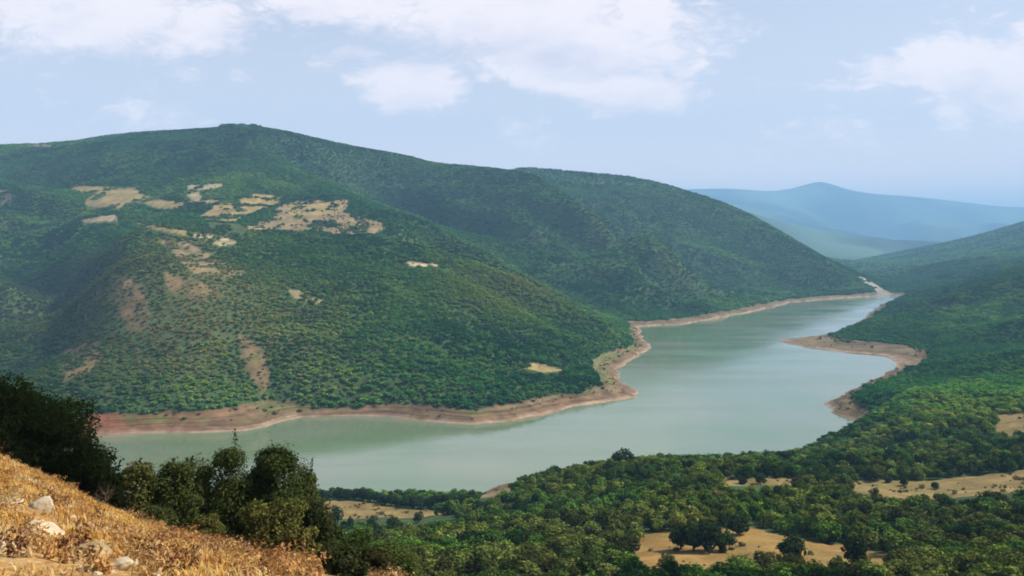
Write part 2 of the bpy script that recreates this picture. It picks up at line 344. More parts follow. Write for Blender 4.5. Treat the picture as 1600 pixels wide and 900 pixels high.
# ---- what covers the ground: fields, bare soil, forest floor (each patch lies at a surveyed range of distances)
FIELDS = [
 (1250, 1950, 'hay', [(110,290),(215,293),(219,303),(242,309),(262,314),(286,313),(286,324),(245,326),(222,316),(198,317),(186,326),(136,323),(134,312),(148,303),(148,301),(110,301)]),
 (1250, 1950, 'hay', [(284,316),(330,317),(334,326),(312,337),(345,358),(384,364),(388,356),(372,346),(386,334),(412,326),(442,313),(440,307),(398,303),(375,312),(372,322),(352,314),(330,312)]),
 (1250, 1950, 'pale', [(293,290),(348,285),(348,293),(310,298),(316,308),(306,318),(290,304)]),
 (1250, 1950, 'soil', [(440,320),(470,314),(545,312),(548,340),(500,352),(440,345),(420,335)]),
 (1250, 1950, 'hay', [(450,322),(524,316),(536,322),(530,334),(515,338),(452,336)]),
 (1150, 1800, 'soil', [(385,352),(430,338),(470,344),(520,346),(560,338),(600,350),(594,366),(540,368),(500,362),(390,361)]),
 (850, 1700, 'hay', [(205,346),(262,356),(300,362),(292,368),(240,358)]),
 (850, 1500, 'soil', [(238,372),(292,378),(335,402),(388,426),(345,438),(295,424),(268,392)]),
 (850, 1500, 'pale', [(302,366),(350,369),(372,380),(345,384),(305,376)]),
 (850, 1500, 'pale', [(124,340),(182,336),(186,345),(128,348)]),
 (800, 1300, 'pale', [(450,452),(470,455),(504,470),(494,475),(455,464)]),
 (900, 1500, 'pale', [(634,408),(684,413),(682,419),(640,415)]),
 (740, 1000, 'hay', [(810,566),(845,568),(882,580),(850,582),(814,574)]),
 (600, 1150, 'red', [(172,428),(204,434),(228,462),(236,515),(205,522),(186,490)]),
 (600, 1000, 'red', [(98,548),(150,528),(162,560),(130,590),(95,600)]),
 (600, 1000, 'red', [(372,520),(410,545),(424,590),(410,622),(396,600),(376,560)]),
 (600, 1000, 'red', [(256,425),(330,440),(352,468),(300,474),(262,452)]),
 (2000, 2500, 'soil', [(28,223),(80,223),(82,230),(28,232)]),
 (1400, 2000, 'pale', [(-20,296),(16,297),(18,318),(-20,318)]),
 (380, 480, 'hay', [(498,783),(560,782),(640,797),(705,796),(722,808),(716,838),(500,838)]),
 (300, 400, 'hay', [(1128,746),(1242,748),(1242,760),(1128,760)]),
 (280, 420, 'hay', [(1325,751),(1450,751),(1560,741),(1620,732),(1800,722),(1800,768),(1600,768),(1520,774),(1440,783),(1370,776),(1330,767)]),
 (170, 260, 'gold', [(1000,834),(1040,829),(1180,825),(1220,837),(1275,848),(1325,852),(1400,870),(1405,888),(1320,896),(1160,896),(1010,896),(980,892)]),
 (430, 700, 'stubble', [(1556,648),(1650,642),(1660,690),(1556,686)]),
 (400, 520, 'soil', [(738,778),(770,758),(812,750),(815,765),(780,778)]),
]
FC = {'hay': (.275, .205, .080), 'pale': (.31, .25, .14), 'soil': (.22, .158, .082), 'red': (.165, .112, .056), 'gold': (.26, .155, .048), 'stubble': (.215, .152, .058)}
bare = np.zeros(Z.shape); gcol = np.empty(Z.shape + (3,)); wob = (fbm(X / 14, Y / 14, 3, 71) - .5) * 14
fl1 = fbm(X / 60, Y / 60, 4, 81)[..., None]; fl2 = fbm(X / 9, Y / 9, 3, 82)[..., None]
floor_c = np.array([.030, .072, .022]) * (1 - fl1) * 1.2 + np.array([.062, .075, .028]) * fl1 ** 2 * 1.2 + (np.exp(-((PX - 250) / 240.) ** 2 - ((PY - 490) / 120.) ** 2) * ((Y > 600) & (Y < 1300)))[..., None] * np.array([.038, .030, .012])
gcol[:] = floor_c * (.7 + .6 * fl2)
scrub = np.zeros(Z.shape)
wx = wob * F / np.maximum(Y, 50) * np.where(Y > 700, .16, .35)
for d0, d1, kind, poly in FIELDS:
    xs = [p[0] for p in poly]; ys = [p[1] for p in poly]
    near = (PX > min(xs) - 30) & (PX < max(xs) + 30) & (PY > min(ys) - 30) & (PY < max(ys) + 30) & (Y > d0) & (Y < d1)
    idx = np.nonzero(near)
    if not len(idx[0]): continue
    m = in_poly(PX[idx] + wx[idx] * .5, PY[idx] + wx[idx] * .2, poly)
    ii = (idx[0][m], idx[1][m])
    if kind == 'hay' and d0 < 500: kind = 'stubble'
    cc = np.array(FC[kind]) * (.62 + .76 * fl2[ii]) * (.75 + .5 * fl1[ii])
    gp = sstep(.50, .68, fbm(X[ii] / 22, Y[ii] / 22, 3, 78))[:, None] * (.25 if kind == 'gold' else .5)
    cc = cc * (1 - gp) + np.array([.15, .135, .045]) * gp
    if kind in ('red', 'soil') and d0 > 550:
        pat = sstep(.43, .60, fbm(X[ii] / 16, Y[ii] / 30, 3, 77) - .10 * (kind == 'red') + .06 * (kind == 'soil'))
        scrub[ii] = .25 + .75 * pat; gcol[ii] = cc * (.35 + .65 * pat[:, None]) + np.array([.05, .05, .02]) * (1 - pat[:, None])
    else:
        bare[ii] = 1; gcol[ii] = cc
# drawdown belt: banded soil between the water and the trees
belt_h = 7.2 + 4 * (fbm(X / 70, Y / 70, 3, 91) - .5) * 2
belt_w = np.where(Y > 1250, 20, 22) + 10 * (fbm(X / 50, Y / 50, 2, 92) - .5)
belt_w = belt_w + sstep(520, 380, PX) * 8; belt_h = belt_h + sstep(520, 380, PX) * 3.5
cape = sstep(70, 20, np.hypot((PX - 970) * .9, (PY - 585)))
belt_w = belt_w + cape * 9; belt_h = belt_h + cape * 7
belt = (D > -3) & (D < belt_w) & (Z < belt_h) & (Y > 380)
belt |= flat & Lnd
st = fbm(Z * 1.1 + fl2[..., 0] * 2.5, X / 300, 3, 95)[..., None]
st = sstep(.38, .62, st)
bc = np.array([.215, .138, .074]) * (1 - st) + np.array([.20, .155, .08]) * st
bc = bc * (.42 + .70 * fl2)
redz = sstep(420, 150, PX)[..., None] * np.array([1.25, .80, .74]) + (1 - sstep(420, 150, PX)[..., None])
bc = bc * redz
pale = .8 * sstep(2.6, .6, Z + (fl2[..., 0] - .5) * 3)[..., None]
bc = bc * (1 - pale) + np.array([.38, .27, .19]) * pale
green = sstep(.40, .58, fbm(X / 45, Y / 45, 3, 97)) * sstep(3.5, 6.0, Z)
bc = bc * (1 - .75 * green[..., None]) + np.array([.13, .15, .05]) * .75 * green[..., None]
gcol[belt] = bc[belt]; bare[belt] = 1
rb = in_poly(PX, PY, [(1376,464),(1388,468),(1418,467),(1392,458),(1374,448),(1350,434),(1340,433),(1356,446),(1370,457)]) & (Y > 1900) & (Y < 3600)
gcol[rb] = (.27, .24, .20); bare[rb] = 1
# foreground hay slope under the viewpoint
fg = (Y < 62)
fq1 = sstep(.40, .66, fbm(X / .55, Y / .55, 4, 98))[..., None]; fq2 = sstep(.52, .66, fbm(X / 1.1, Y / 1.1, 4, 99))[..., None]
fcol = np.array([.36, .205, .075]) * (1 - fq1) + np.array([.45, .275, .10]) * fq1
fcol = fcol * (1 - fq2 * .7) + np.array([.44, .31, .16]) * fq2 * .7
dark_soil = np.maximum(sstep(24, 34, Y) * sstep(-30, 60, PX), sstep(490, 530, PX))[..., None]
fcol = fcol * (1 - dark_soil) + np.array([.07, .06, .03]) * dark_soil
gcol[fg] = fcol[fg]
# far wooded ranges, relief shading mottled into their colour
fq = sstep(4600, 5600, Y)[..., None]
gcol = gcol * (1 - fq) + (np.array([.040, .066, .034]) * (.05 + 2.0 * sstep(.3, .7, fbm(X / 800, Y / 1400, 5, 83))[..., None])) * fq

def mat_ground():
    m = bpy.data.materials.new('hillside_ground'); m.use_nodes = True; t = NT(m.node_tree); t.t.nodes.clear()
    out = t.n('ShaderNodeOutputMaterial'); b = t.n('ShaderNodeBsdfPrincipled'); t.l(b.outputs[0], out.inputs[0])
    b.inputs['Roughness'].default_value = .95; b.inputs['Specular IOR Level'].default_value = .1
    a = t.n('ShaderNodeAttribute', attribute_name='gcol'); g = t.n('ShaderNodeNewGeometry')
    n1 = t.noise(g.outputs['Position'], .11, 6, .65); n2 = t.noise(g.outputs['Position'], 1.7, 6, .7)
    n4 = t.noise(g.outputs['Position'], 16.0, 4, .7)
    f = t.m('MULTIPLY', t.m('MULTIPLY', t.rng(n1, .3, .7, .72, 1.28), t.rng(n2, .3, .7, .7, 1.3)), t.rng(n4, .3, .7, .62, 1.38))
    fc = t.n('ShaderNodeCombineXYZ')
    for i in range(3): t.l(f, fc.inputs[i])
    col = t.mix(1.0, a.outputs['Color'], fc.outputs[0], 'MULTIPLY')
    mp = t.n('ShaderNodeMapping'); t.l(g.outputs['Position'], mp.inputs[0]); mp.inputs['Scale'].default_value = (.012, .012, .75)
    ns = t.noise(mp.outputs[0], 1.0, 5, .7, .5); sz = t.n('ShaderNodeSeparateXYZ'); t.l(g.outputs['Position'], sz.inputs[0])
    mk = t.m('MULTIPLY', t.rng(sz.outputs[2], 12, 9, 0, .9), t.rng(ns, .44, .60, 0, 1))
    col = t.mix(mk, col, t.mix(1.0, col, (.50, .44, .40), 'MULTIPLY'))
    t.l(col, b.inputs['Base Color'])
    bp = t.n('ShaderNodeBump'); bp.inputs['Strength'].default_value = .5; bp.inputs['Distance'].default_value = .25
    t.l(t.m('ADD', n2, t.m('MULTIPLY', n4, .35)), bp.inputs['Height']); t.l(bp.outputs[0], b.inputs['Normal'])
    return m
idx = np.arange(NR * NC).reshape(NR, NC)
quads = np.stack([idx[:-1, :-1], idx[:-1, 1:], idx[1:, 1:], idx[1:, :-1]], -1).reshape(-1, 4)
me = np_mesh('ground', np.stack([X, Y, Z], -1).reshape(-1, 3), quads, mat=mat_ground(), smooth=True)
attr(me, 'gcol', 'FLOAT_COLOR', 'POINT', np.concatenate([gcol, np.ones(Z.shape + (1,))], -1).astype(np.float32))
ground = tag(link('ground', me), kind='structure')

# ---- the reservoir
def mat_water():
    m = bpy.data.materials.new('reservoir_water'); m.use_nodes = True; t = NT(m.node_tree); t.t.nodes.clear()
    out = t.n('ShaderNodeOutputMaterial'); b = t.n('ShaderNodeBsdfPrincipled'); t.l(b.outputs[0], out.inputs[0])
    g = t.n('ShaderNodeNewGeometry')
    n0 = t.noise(g.outputs['Position'], .006, 4, .5, .6)
    t.l(t.mix(t.rng(n0, .35, .65, 0, 1), (.100, .168, .080), (.150, .182, .118)), b.inputs['Base Color'])
    b.inputs['IOR'].default_value = 1.33; b.inputs['Specular IOR Level'].default_value = .85
    mp = t.n('ShaderNodeMapping'); t.l(g.outputs['Position'], mp.inputs[0]); mp.inputs['Scale'].default_value = (.5, 1, 1); mp.inputs['Rotation'].default_value = (0, 0, .3)
    n1 = t.noise(mp.outputs[0], .55, 3, .6); mp2 = t.n('ShaderNodeMapping'); t.l(g.outputs['Position'], mp2.inputs[0]); mp2.inputs['Scale'].default_value = (.22, 1, 1); mp2.inputs['Rotation'].default_value = (0, 0, -.25); n2 = t.noise(mp2.outputs[0], .018, 5, .6, .4)
    t.l(t.rng(n2, .38, .62, .06, .15), b.inputs['Roughness'])
    bp = t.n('ShaderNodeBump'); bp.inputs['Strength'].default_value = .06; bp.inputs['Distance'].default_value = .3
    t.l(t.m('MULTIPLY', n1, t.rng(n2, .38, .62, .7, 1.6)), bp.inputs['Height']); t.l(bp.outputs[0], b.inputs['Normal'])
    return m
wv = np.array([[-900, 380, 0], [1300, 380, 0], [1300, 2330, 0], [-900, 2330, 0]], float)
water = tag(link('water', np_mesh('water', wv, np.array([[0, 1, 2, 3]]), mat=mat_water())), kind='structure')

# ------------------------------------------------------------------ vegetation
def mat_leaf(name, src, fixed=None, trans=.22):
    m = bpy.data.materials.new(name); m.use_nodes = True; t = NT(m.node_tree); t.t.nodes.clear()
    out = t.n('ShaderNodeOutputMaterial')
    if fixed is None:
        a = t.n('ShaderNodeAttribute', attribute_name='tint', attribute_type=src); c0 = a.outputs['Color']
    else:
        rgb = t.n('ShaderNodeRGB'); rgb.outputs[0].default_value = (*fixed, 1); c0 = rgb.outputs[0]
    v = t.n('ShaderNodeAttribute', attribute_name='leafvar')
    f = t.rng(v.outputs['Fac'], 0, 1, .40, 1.65)
    hs = t.n('ShaderNodeHueSaturation'); t.l(c0, hs.inputs['Color']); t.l(f, hs.inputs['Value'])
    t.l(t.rng(v.outputs['Fac'], 0, 1, .515, .485), hs.inputs['Hue'])
    d = t.n('ShaderNodeBsdfDiffuse'); t.l(hs.outputs[0], d.inputs[0])
    tr = t.n('ShaderNodeBsdfTranslucent'); t.l(t.mix(.35, hs.outputs[0], (.10, .20, .03)), tr.inputs[0])
    mx = t.n('ShaderNodeMixShader'); mx.inputs[0].default_value = trans
    t.l(d.outputs[0], mx.inputs[1]); t.l(tr.outputs[0], mx.inputs[2]); t.l(mx.outputs[0], out.inputs[0])
    return m
def mat_plain(name, col, rough=.9, nscale=6.0, amt=.5, bump=.3):
    m = bpy.data.materials.new(name); m.use_nodes = True; t = NT(m.node_tree); t.t.nodes.clear()
    out = t.n('ShaderNodeOutputMaterial'); b = t.n('ShaderNodeBsdfPrincipled'); t.l(b.outputs[0], out.inputs[0])
    g = t.n('ShaderNodeTexCoord'); n1 = t.noise(g.outputs['Object'], nscale, 6, .65); n2 = t.noise(g.outputs['Object'], nscale * .3, 4, .6)
    c1 = tuple(c * (1 - amt) for c in col); c2 = tuple(min(1, c * (1 + amt)) for c in col)
    cc = t.mix(t.rng(n1, .3, .7), c1, c2); cc = t.mix(t.rng(n2, .5, .7, 0, .5), cc, (col[0] * .6, col[1] * .5, col[2] * .4))
    t.l(cc, b.inputs['Base Color']); b.inputs['Roughness'].default_value = rough; b.inputs['Specular IOR Level'].default_value = .2
    bp = t.n('ShaderNodeBump'); bp.inputs['Strength'].default_value = bump; bp.inputs['Distance'].default_value = .05
    t.l(n1, bp.inputs['Height']); t.l(bp.outputs[0], b.inputs['Normal'])
    return m
M_FOREST = mat_leaf('forest_foliage', 'INSTANCER')
M_TREE = mat_leaf('tree_foliage', 'OBJECT')
M_BARK = mat_plain('bark', (.10, .075, .05), nscale=9)
M_ROCK = mat_plain('limestone', (.47, .39, .26), nscale=5, amt=.4, bump=.6)
M_TWIG = mat_plain('dead_wood', (.13, .095, .06), nscale=12)

def leaf_quads(P, N, size, rng, aspect=.7, rough=.55):
    """a small folded leaf spray at each point P with rough normal N"""
    n = len(P)
    N = N + rng.normal(0, rough, (n, 3)); N /= np.linalg.norm(N, axis=1)[:, None] + 1e-9
    T = np.cross(N, rng.normal(0, 1, (n, 3))); T /= np.linalg.norm(T, axis=1)[:, None] + 1e-9
    B = np.cross(N, T); s = (size * rng.uniform(.6, 1.4, n))[:, None]
    a = P + T * s; b = P + B * s * aspect + N * s * .15; c = P - T * s; d = P - B * s * aspect + N * s * .15
    Vq = np.stack([a, b, c, d], 1).reshape(-1, 3)
    return Vq, np.arange(4 * n).reshape(n, 4)
def crown_points(rng, n, lobes, fill=.35):
    """points through a set of ellipsoid lobes (cx,cy,cz,rx,ry,rz), dense near their skins"""
    L = np.array(lobes); w = (L[:, 3] * L[:, 4] * L[:, 5]) ** .67; k = rng.choice(len(L), n, p=w / w.sum())
    d = rng.normal(0, 1, (n, 3)); d /= np.linalg.norm(d, axis=1)[:, None]
    r = np.where(rng.random(n) < fill, rng.random(n) ** .5, 1 - .22 * rng.random(n) ** 2 + .10 * rng.normal(0, 1, n))
    P = L[k, :3] + d * L[k, 3:6] * r[:, None]
    return P, d
def crown_lobes(rng, kind):
    """unit crown: height 1, radius about .5, trunk foot at the origin"""
    if kind == 'shrub':
        lb = [(0, 0, .42, .36, .36, .40)]
        for i in range(7):
            a = rng.uniform(0, 6.28); q = rng.uniform(.18, .34); z = rng.uniform(.22, .78)
            s = rng.uniform(.14, .24); lb.append((q * math.cos(a) * (1.15 - .6 * z), q * math.sin(a) * (1.15 - .6 * z), z, s, s, s * rng.uniform(.8, 1.2)))
    else:
        lb = [(0, 0, .52, .36, .36, .38)]
        for i in range(8):
            a = rng.uniform(0, 6.28); q = rng.uniform(.16, .33); z = rng.uniform(.26, .82)
            s = rng.uniform(.14, .23); lb.append((q * math.cos(a), q * math.sin(a), z, s * 1.1, s * 1.1, s * rng.uniform(.7, 1.0)))
    return lb
def crown_mesh(seed, n, size, kind='tree', mat=None, extra=None, fill=.35, rough=.55, sd=.28):
    rng = np.random.default_rng(seed); lb = crown_lobes(rng, kind) if extra is None else extra
    P, d = crown_points(rng, n, lb, fill); P[:, 2] = np.maximum(P[:, 2], .03)
    Vq, Fq = leaf_quads(P, d + np.array([0, 0, .5]), size, rng, .7, rough)
    var = np.repeat(np.clip(.5 + sd * rng.normal(0, 1, n), 0, 1), 4)
    return Vq, Fq, var
def crown_obj_mesh(name, seed, n, size, kind='tree', extra=None, fill=.35, mat=None):
    Vq, Fq, var = crown_mesh(seed, n, size, kind, extra=extra, fill=fill)
    me = np_mesh(name, Vq, Fq, mat=mat or M_TREE); attr(me, 'leafvar', 'FLOAT', 'POINT', var.astype(np.float32)); return me
def tube(pts, rad, sides=6):
    P = np.array(pts, float); Vt = []; Ft = []
    for i, p in enumerate(P):
        d = P[min(i + 1, len(P) - 1)] - P[max(i - 1, 0)]; d /= np.linalg.norm(d) + 1e-9
        a = np.cross(d, (0.31, .95, .1)); a /= np.linalg.norm(a) + 1e-9; b = np.cross(d, a)
        for k in range(sides):
            w = 6.2832 * k / sides; Vt.append(p + rad[i] * (a * math.cos(w) + b * math.sin(w)))
    for i in range(len(P) - 1):
        for k in range(sides):
            q = (k + 1) % sides; Ft.append((i * sides + k, i * sides + q, (i + 1) * sides + q, (i + 1) * sides + k))
    return np.array(Vt), np.array(Ft)
def trunk_mesh(name, seed, r=.035, limbs=6, top=.72, mat=None, twigs=0):
    rng = np.random.default_rng(seed); Vs = []; Fs = []; off = 0
    def add(p, q):
        nonlocal off
        v, f = tube(p, q, 6); Vs.append(v); Fs.append(f + off); off += len(v)
    bend = rng.normal(0, .03, (5, 2)).cumsum(0); zz = np.linspace(-.06, top, 5)
    main = [(bend[i, 0], bend[i, 1], zz[i]) for i in range(5)]; main[0] = (0, 0, -.06); main[1] = (.3 * bend[1, 0], .3 * bend[1, 1], zz[1])
    add(main, [r * 1.5, r, r * .8, r * .55, r * .2])
    for i in range(limbs):
        a = rng.uniform(0, 6.28); k = rng.integers(1, 4); s = np.array(main[k]); L = rng.uniform(.2, .36)
        e = s + np.array([math.cos(a) * L, math.sin(a) * L, rng.uniform(.08, .3)]); mid = (s + e) / 2 + np.array([0, 0, -.03])
        add([s, mid, e], [r * .5, r * .35, r * .1])
        for j in range(twigs):
            e2 = mid + (e - mid) * rng.uniform(0, 1); e3 = e2 + rng.normal(0, .10, 3) + np.array([0, 0, .07]); add([e2, (e2 + e3) / 2 + rng.normal(0, .015, 3), e3], [r * .2, r * .14, r * .05])
    return np_mesh(name, np.concatenate(Vs), np.concatenate(Fs), mat=mat or M_BARK, smooth=True)

NEAR_CROWN = [crown_obj_mesh('crown', 100 + i, 900, .058, 'tree') for i in range(5)] + [crown_obj_mesh('crown', 120 + i, 900, .058, 'shrub') for i in range(3)]
NEAR_TRUNK = [trunk_mesh('trunk', 140 + i, limbs=5) for i in range(4)]

# ---- where trees grow
rngS = np.random.default_rng(7)
smax = np.maximum.accumulate((Z - H) / Y, axis=0)      # nearest-horizon slope from the viewpoint, to leave out hidden hollows
def scatter(y0, y1, sp, umax=.68):
    xm = umax * y1; gx = np.arange(-xm, xm, sp); gy = np.arange(y0, y1, sp)
    gx, gy = np.meshgrid(gx, gy); gx = gx.ravel() + rngS.uniform(-.5, .5, gx.size) * sp * .95; gy = gy.ravel() + rngS.uniform(-.5, .5, gy.size) * sp * .95
    k = (np.abs(gx) < umax * gy) & (gy > y0) & (gy < y1); gx, gy = gx[k], gy[k]
    u = gx / gy; v = np.log(gy); z = bil(Z, u, v); bm = bil(bare, u, v); sm = bil(smax, u, v)
    vis = (z + 14 - H) / gy > sm - .012
    clump = (gy > 700) & (bil(D, u, v) > 60) & (fbm(gx / 34, gy / 34, 2, 221) > .61) & (rngS.random(len(gx)) < .8)
    k = vis & ((bm < .35) | clump) & (z > 1.0) & (bil(D, u, v) > 6)
    return gx[k], gy[k], z[k]
SET = []
for (y0, y1, sp, hh) in ((66, 330, 3.0, 3.9), (330, 520, 3.4, 4.3), (520, 1000, 4.0, 4.2), (1000, 1700, 4.4, 4.6), (1700, 2700, 5.6, 5.6), (2700, 4700, 13, 8.5)):
    x, y, z = scatter(y0, y1, sp); SET.append(np.stack([x, y, z, np.full(len(x), hh)], 1))
T = np.concatenate(SET); tx, ty, tz, th = T.T
tu = tx / ty; tpx = 800 + F * tu; tpy = HZ - F * (tz - H) / ty
dn = fbm(tx / 55, ty / 55, 4, 201); rn = rngS.random(len(T))
scr = bil(scrub, tu, np.log(ty))
# scrubby, drier ground on the left spur
spur = np.exp(-((tpx - 250) / 240.) ** 2 - ((tpy - 490) / 120.) ** 2) * ((ty > 600) & (ty < 1300))
keep = rn < (.98 - .38 * spur * sstep(.45, .6, dn) - .80 * scr - .25 * sstep(.58, .7, dn) - .28 * (ty < 520))
keep &= ~((ty > 62) & (ty < 120) & (tpy > 1300))
T = T[keep]; tx, ty, tz, th = T.T; tu = tx / ty; tpx = 800 + F * tu; tpy = HZ - F * (tz - H) / ty; dn = dn[keep]; spur = spur[keep]; scr = scr[keep]
OPEN = [[(500,784),(560,783),(640,798),(705,797),(714,810),(690,816),(650,817),(505,819)], [(1130,748),(1242,750),(1242,758),(1130,758)],
    [(1328,752),(1450,752),(1560,742),(1620,733),(1620,766),(1520,772),(1440,780),(1370,773),(1335,766)],
    [(1000,836),(1040,831),(1180,827),(1216,840),(1270,851),(1325,853),(1395,871),(1395,880),(1320,880),(1240,872),(1150,868),(1100,878),(1010,884),(986,882)],
    [(1566,649),(1610,645),(1610,668),(1574,666)],
    [(746,775),(772,757),(803,752),(800,764),(765,778)]]
drop = np.zeros(len(T), bool)
for fr in (.5, .95):
    q = HZ - F * (tz + th * fr - H) / ty
    for o in OPEN: drop |= in_poly(tpx, q, o) & (ty < (700 if o[0][0] == 1566 else 520))
for d0, d1, kind, poly in FIELDS:
    if d0 > 550 and kind in ('hay', 'pale'):
        for fr in (.35, .8): drop |= in_poly(tpx, HZ - F * (tz + th * fr - H) / ty, poly) & (ty > d0 * .8) & (ty < d1)
drop &= ~((ty > 700) & (fbm(tx / 34, ty / 34, 2, 221) > .60))
T = T[~drop]; dn = dn[~drop]; spur = spur[~drop]; scr = scr[~drop]; tx, ty, tz, th = T.T; tu = tx / ty; tpx = 800 + F * tu; tpy = HZ - F * (tz - H) / ty
NT_ = len(T)
rr = rngS.random((NT_, 6))
hgt = th * (1 + 1.5 * rngS.random(NT_) ** 2 * ((np.abs(tpx - 375) < 32) & (ty > 1950) & (tpy < 214) & (rngS.random(NT_) < .4))) * (.50 + .95 * rr[:, 0] ** 1.3) * (.85 + .3 * dn) * (1 - .35 * spur) * (1 - .4 * scr)
hgt *= np.where(ty > 520, .66, 1.0)
wid = hgt * np.where(ty > 520, 1.75 + .6 * rr[:, 1], .95 + .45 * rr[:, 1])
reg = fbm(tx / 170, ty / 170, 4, 211); reg2 = fbm(tx / 28, ty / 28, 3, 212)
c_dark = np.array([.022, .072, .015]); c_mid = np.array([.080, .185, .026]); c_lite = np.array([.180, .245, .032]); c_dry = np.array([.21, .165, .06])
k1 = np.clip((reg - .30) / .4 + (rr[:, 2] - .5) * np.where(ty < 520, 1.5, .7) + (reg2 - .5) * np.where(ty < 520, 1.2, .5) + (fbm(tx / 80, ty / 80, 3, 213) - .5) * np.where(ty < 520, 0, 1.9), 0, 1)[:, None]
tint = c_dark * (1 - k1) + c_mid * k1
k2 = (sstep(.50, .70, reg2 + (rr[:, 3] - .5) * .5) * .85)[:, None]; tint = tint * (1 - k2) + c_lite * k2
k3 = np.clip(spur * (rr[:, 4] < .6) * .8 + .5 * (rr[:, 4] < .02) + scr * .4, 0, .8)[:, None]; tint = tint * (1 - k3) + c_dry * k3
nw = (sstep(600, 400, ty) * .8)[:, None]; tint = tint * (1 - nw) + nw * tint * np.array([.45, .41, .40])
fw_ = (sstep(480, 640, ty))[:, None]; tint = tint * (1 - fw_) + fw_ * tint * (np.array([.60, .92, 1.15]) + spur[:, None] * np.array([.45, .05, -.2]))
near_olive = (sstep(420, 180, ty) * sstep(.42, .6, fbm(tx / 24, ty / 24, 3, 215)) * .55)[:, None]; tint = tint * (1 - near_olive) + np.array([.115, .108, .028]) * near_olive
lum = np.where(ty < 520, np.exp((rr[:, 2] - .5) * 1.3), np.exp((rr[:, 2] - .5) * .25))[:, None]; big = 1 + (sstep(.32, .68, fbm(tx / 260, ty / 260, 3, 241)) - .5)[:, None] * np.array([1.0, .55, .3]) * (ty > 520)[:, None]; tint = np.clip(tint * lum * big, 0, .3)
spur_sun = (np.exp(-((tpx - 800) / 110.) ** 2 - ((tpy - 450) / 45.) ** 2) * ((ty > 900) & (ty < 1350)) * .95)[:, None]; vly_shade = (sstep(230, 120, tpx - (600 - tpy) * .5) * sstep(380, 430, tpy) * ((ty > 600) & (ty < 1400)) * .6)[:, None]; tint = tint * (1 - vly_shade) + np.array([.018, .042, .018]) * vly_shade  # shade of the left valley slope is put into the tree tint
tint = tint * (1 - spur_sun) + np.array([.165, .200, .030]) * spur_sun  # sunlight on the centre spur, painted into the crowns as yellow-green

# ---- the nearest trees are objects of their own, the rest are one forest
def plant(px, h, w, crown, trunk, x, y, z, rot, name, label, cat, group, col, cname='crown', squash=1.0):
    root = bpy.data.objects.new(name, None); COL.objects.link(root); root.empty_display_size = .5
    root.location = (x, y, z); root.rotation_euler = (0, 0, rot); root.scale = (w, w * squash, h)
    tag(root, label, cat, group)
    c = link(cname, crown, root); c['tint'] = tuple(float(v) for v in col)
    if trunk is not None: link('trunk', trunk, root)
    return root
visible = (tpx > -25) & (tpx < 1625) & (HZ - F * (tz + hgt - H) / ty < 900) & (ty > 66) & (ty < 520)
hidden_fg = (tpx < 520) & (ty < 520)
visible &= ~((tpx < 500) & (tpy > 700))
score = np.where(visible, hgt / ty, -1)
LONE = []
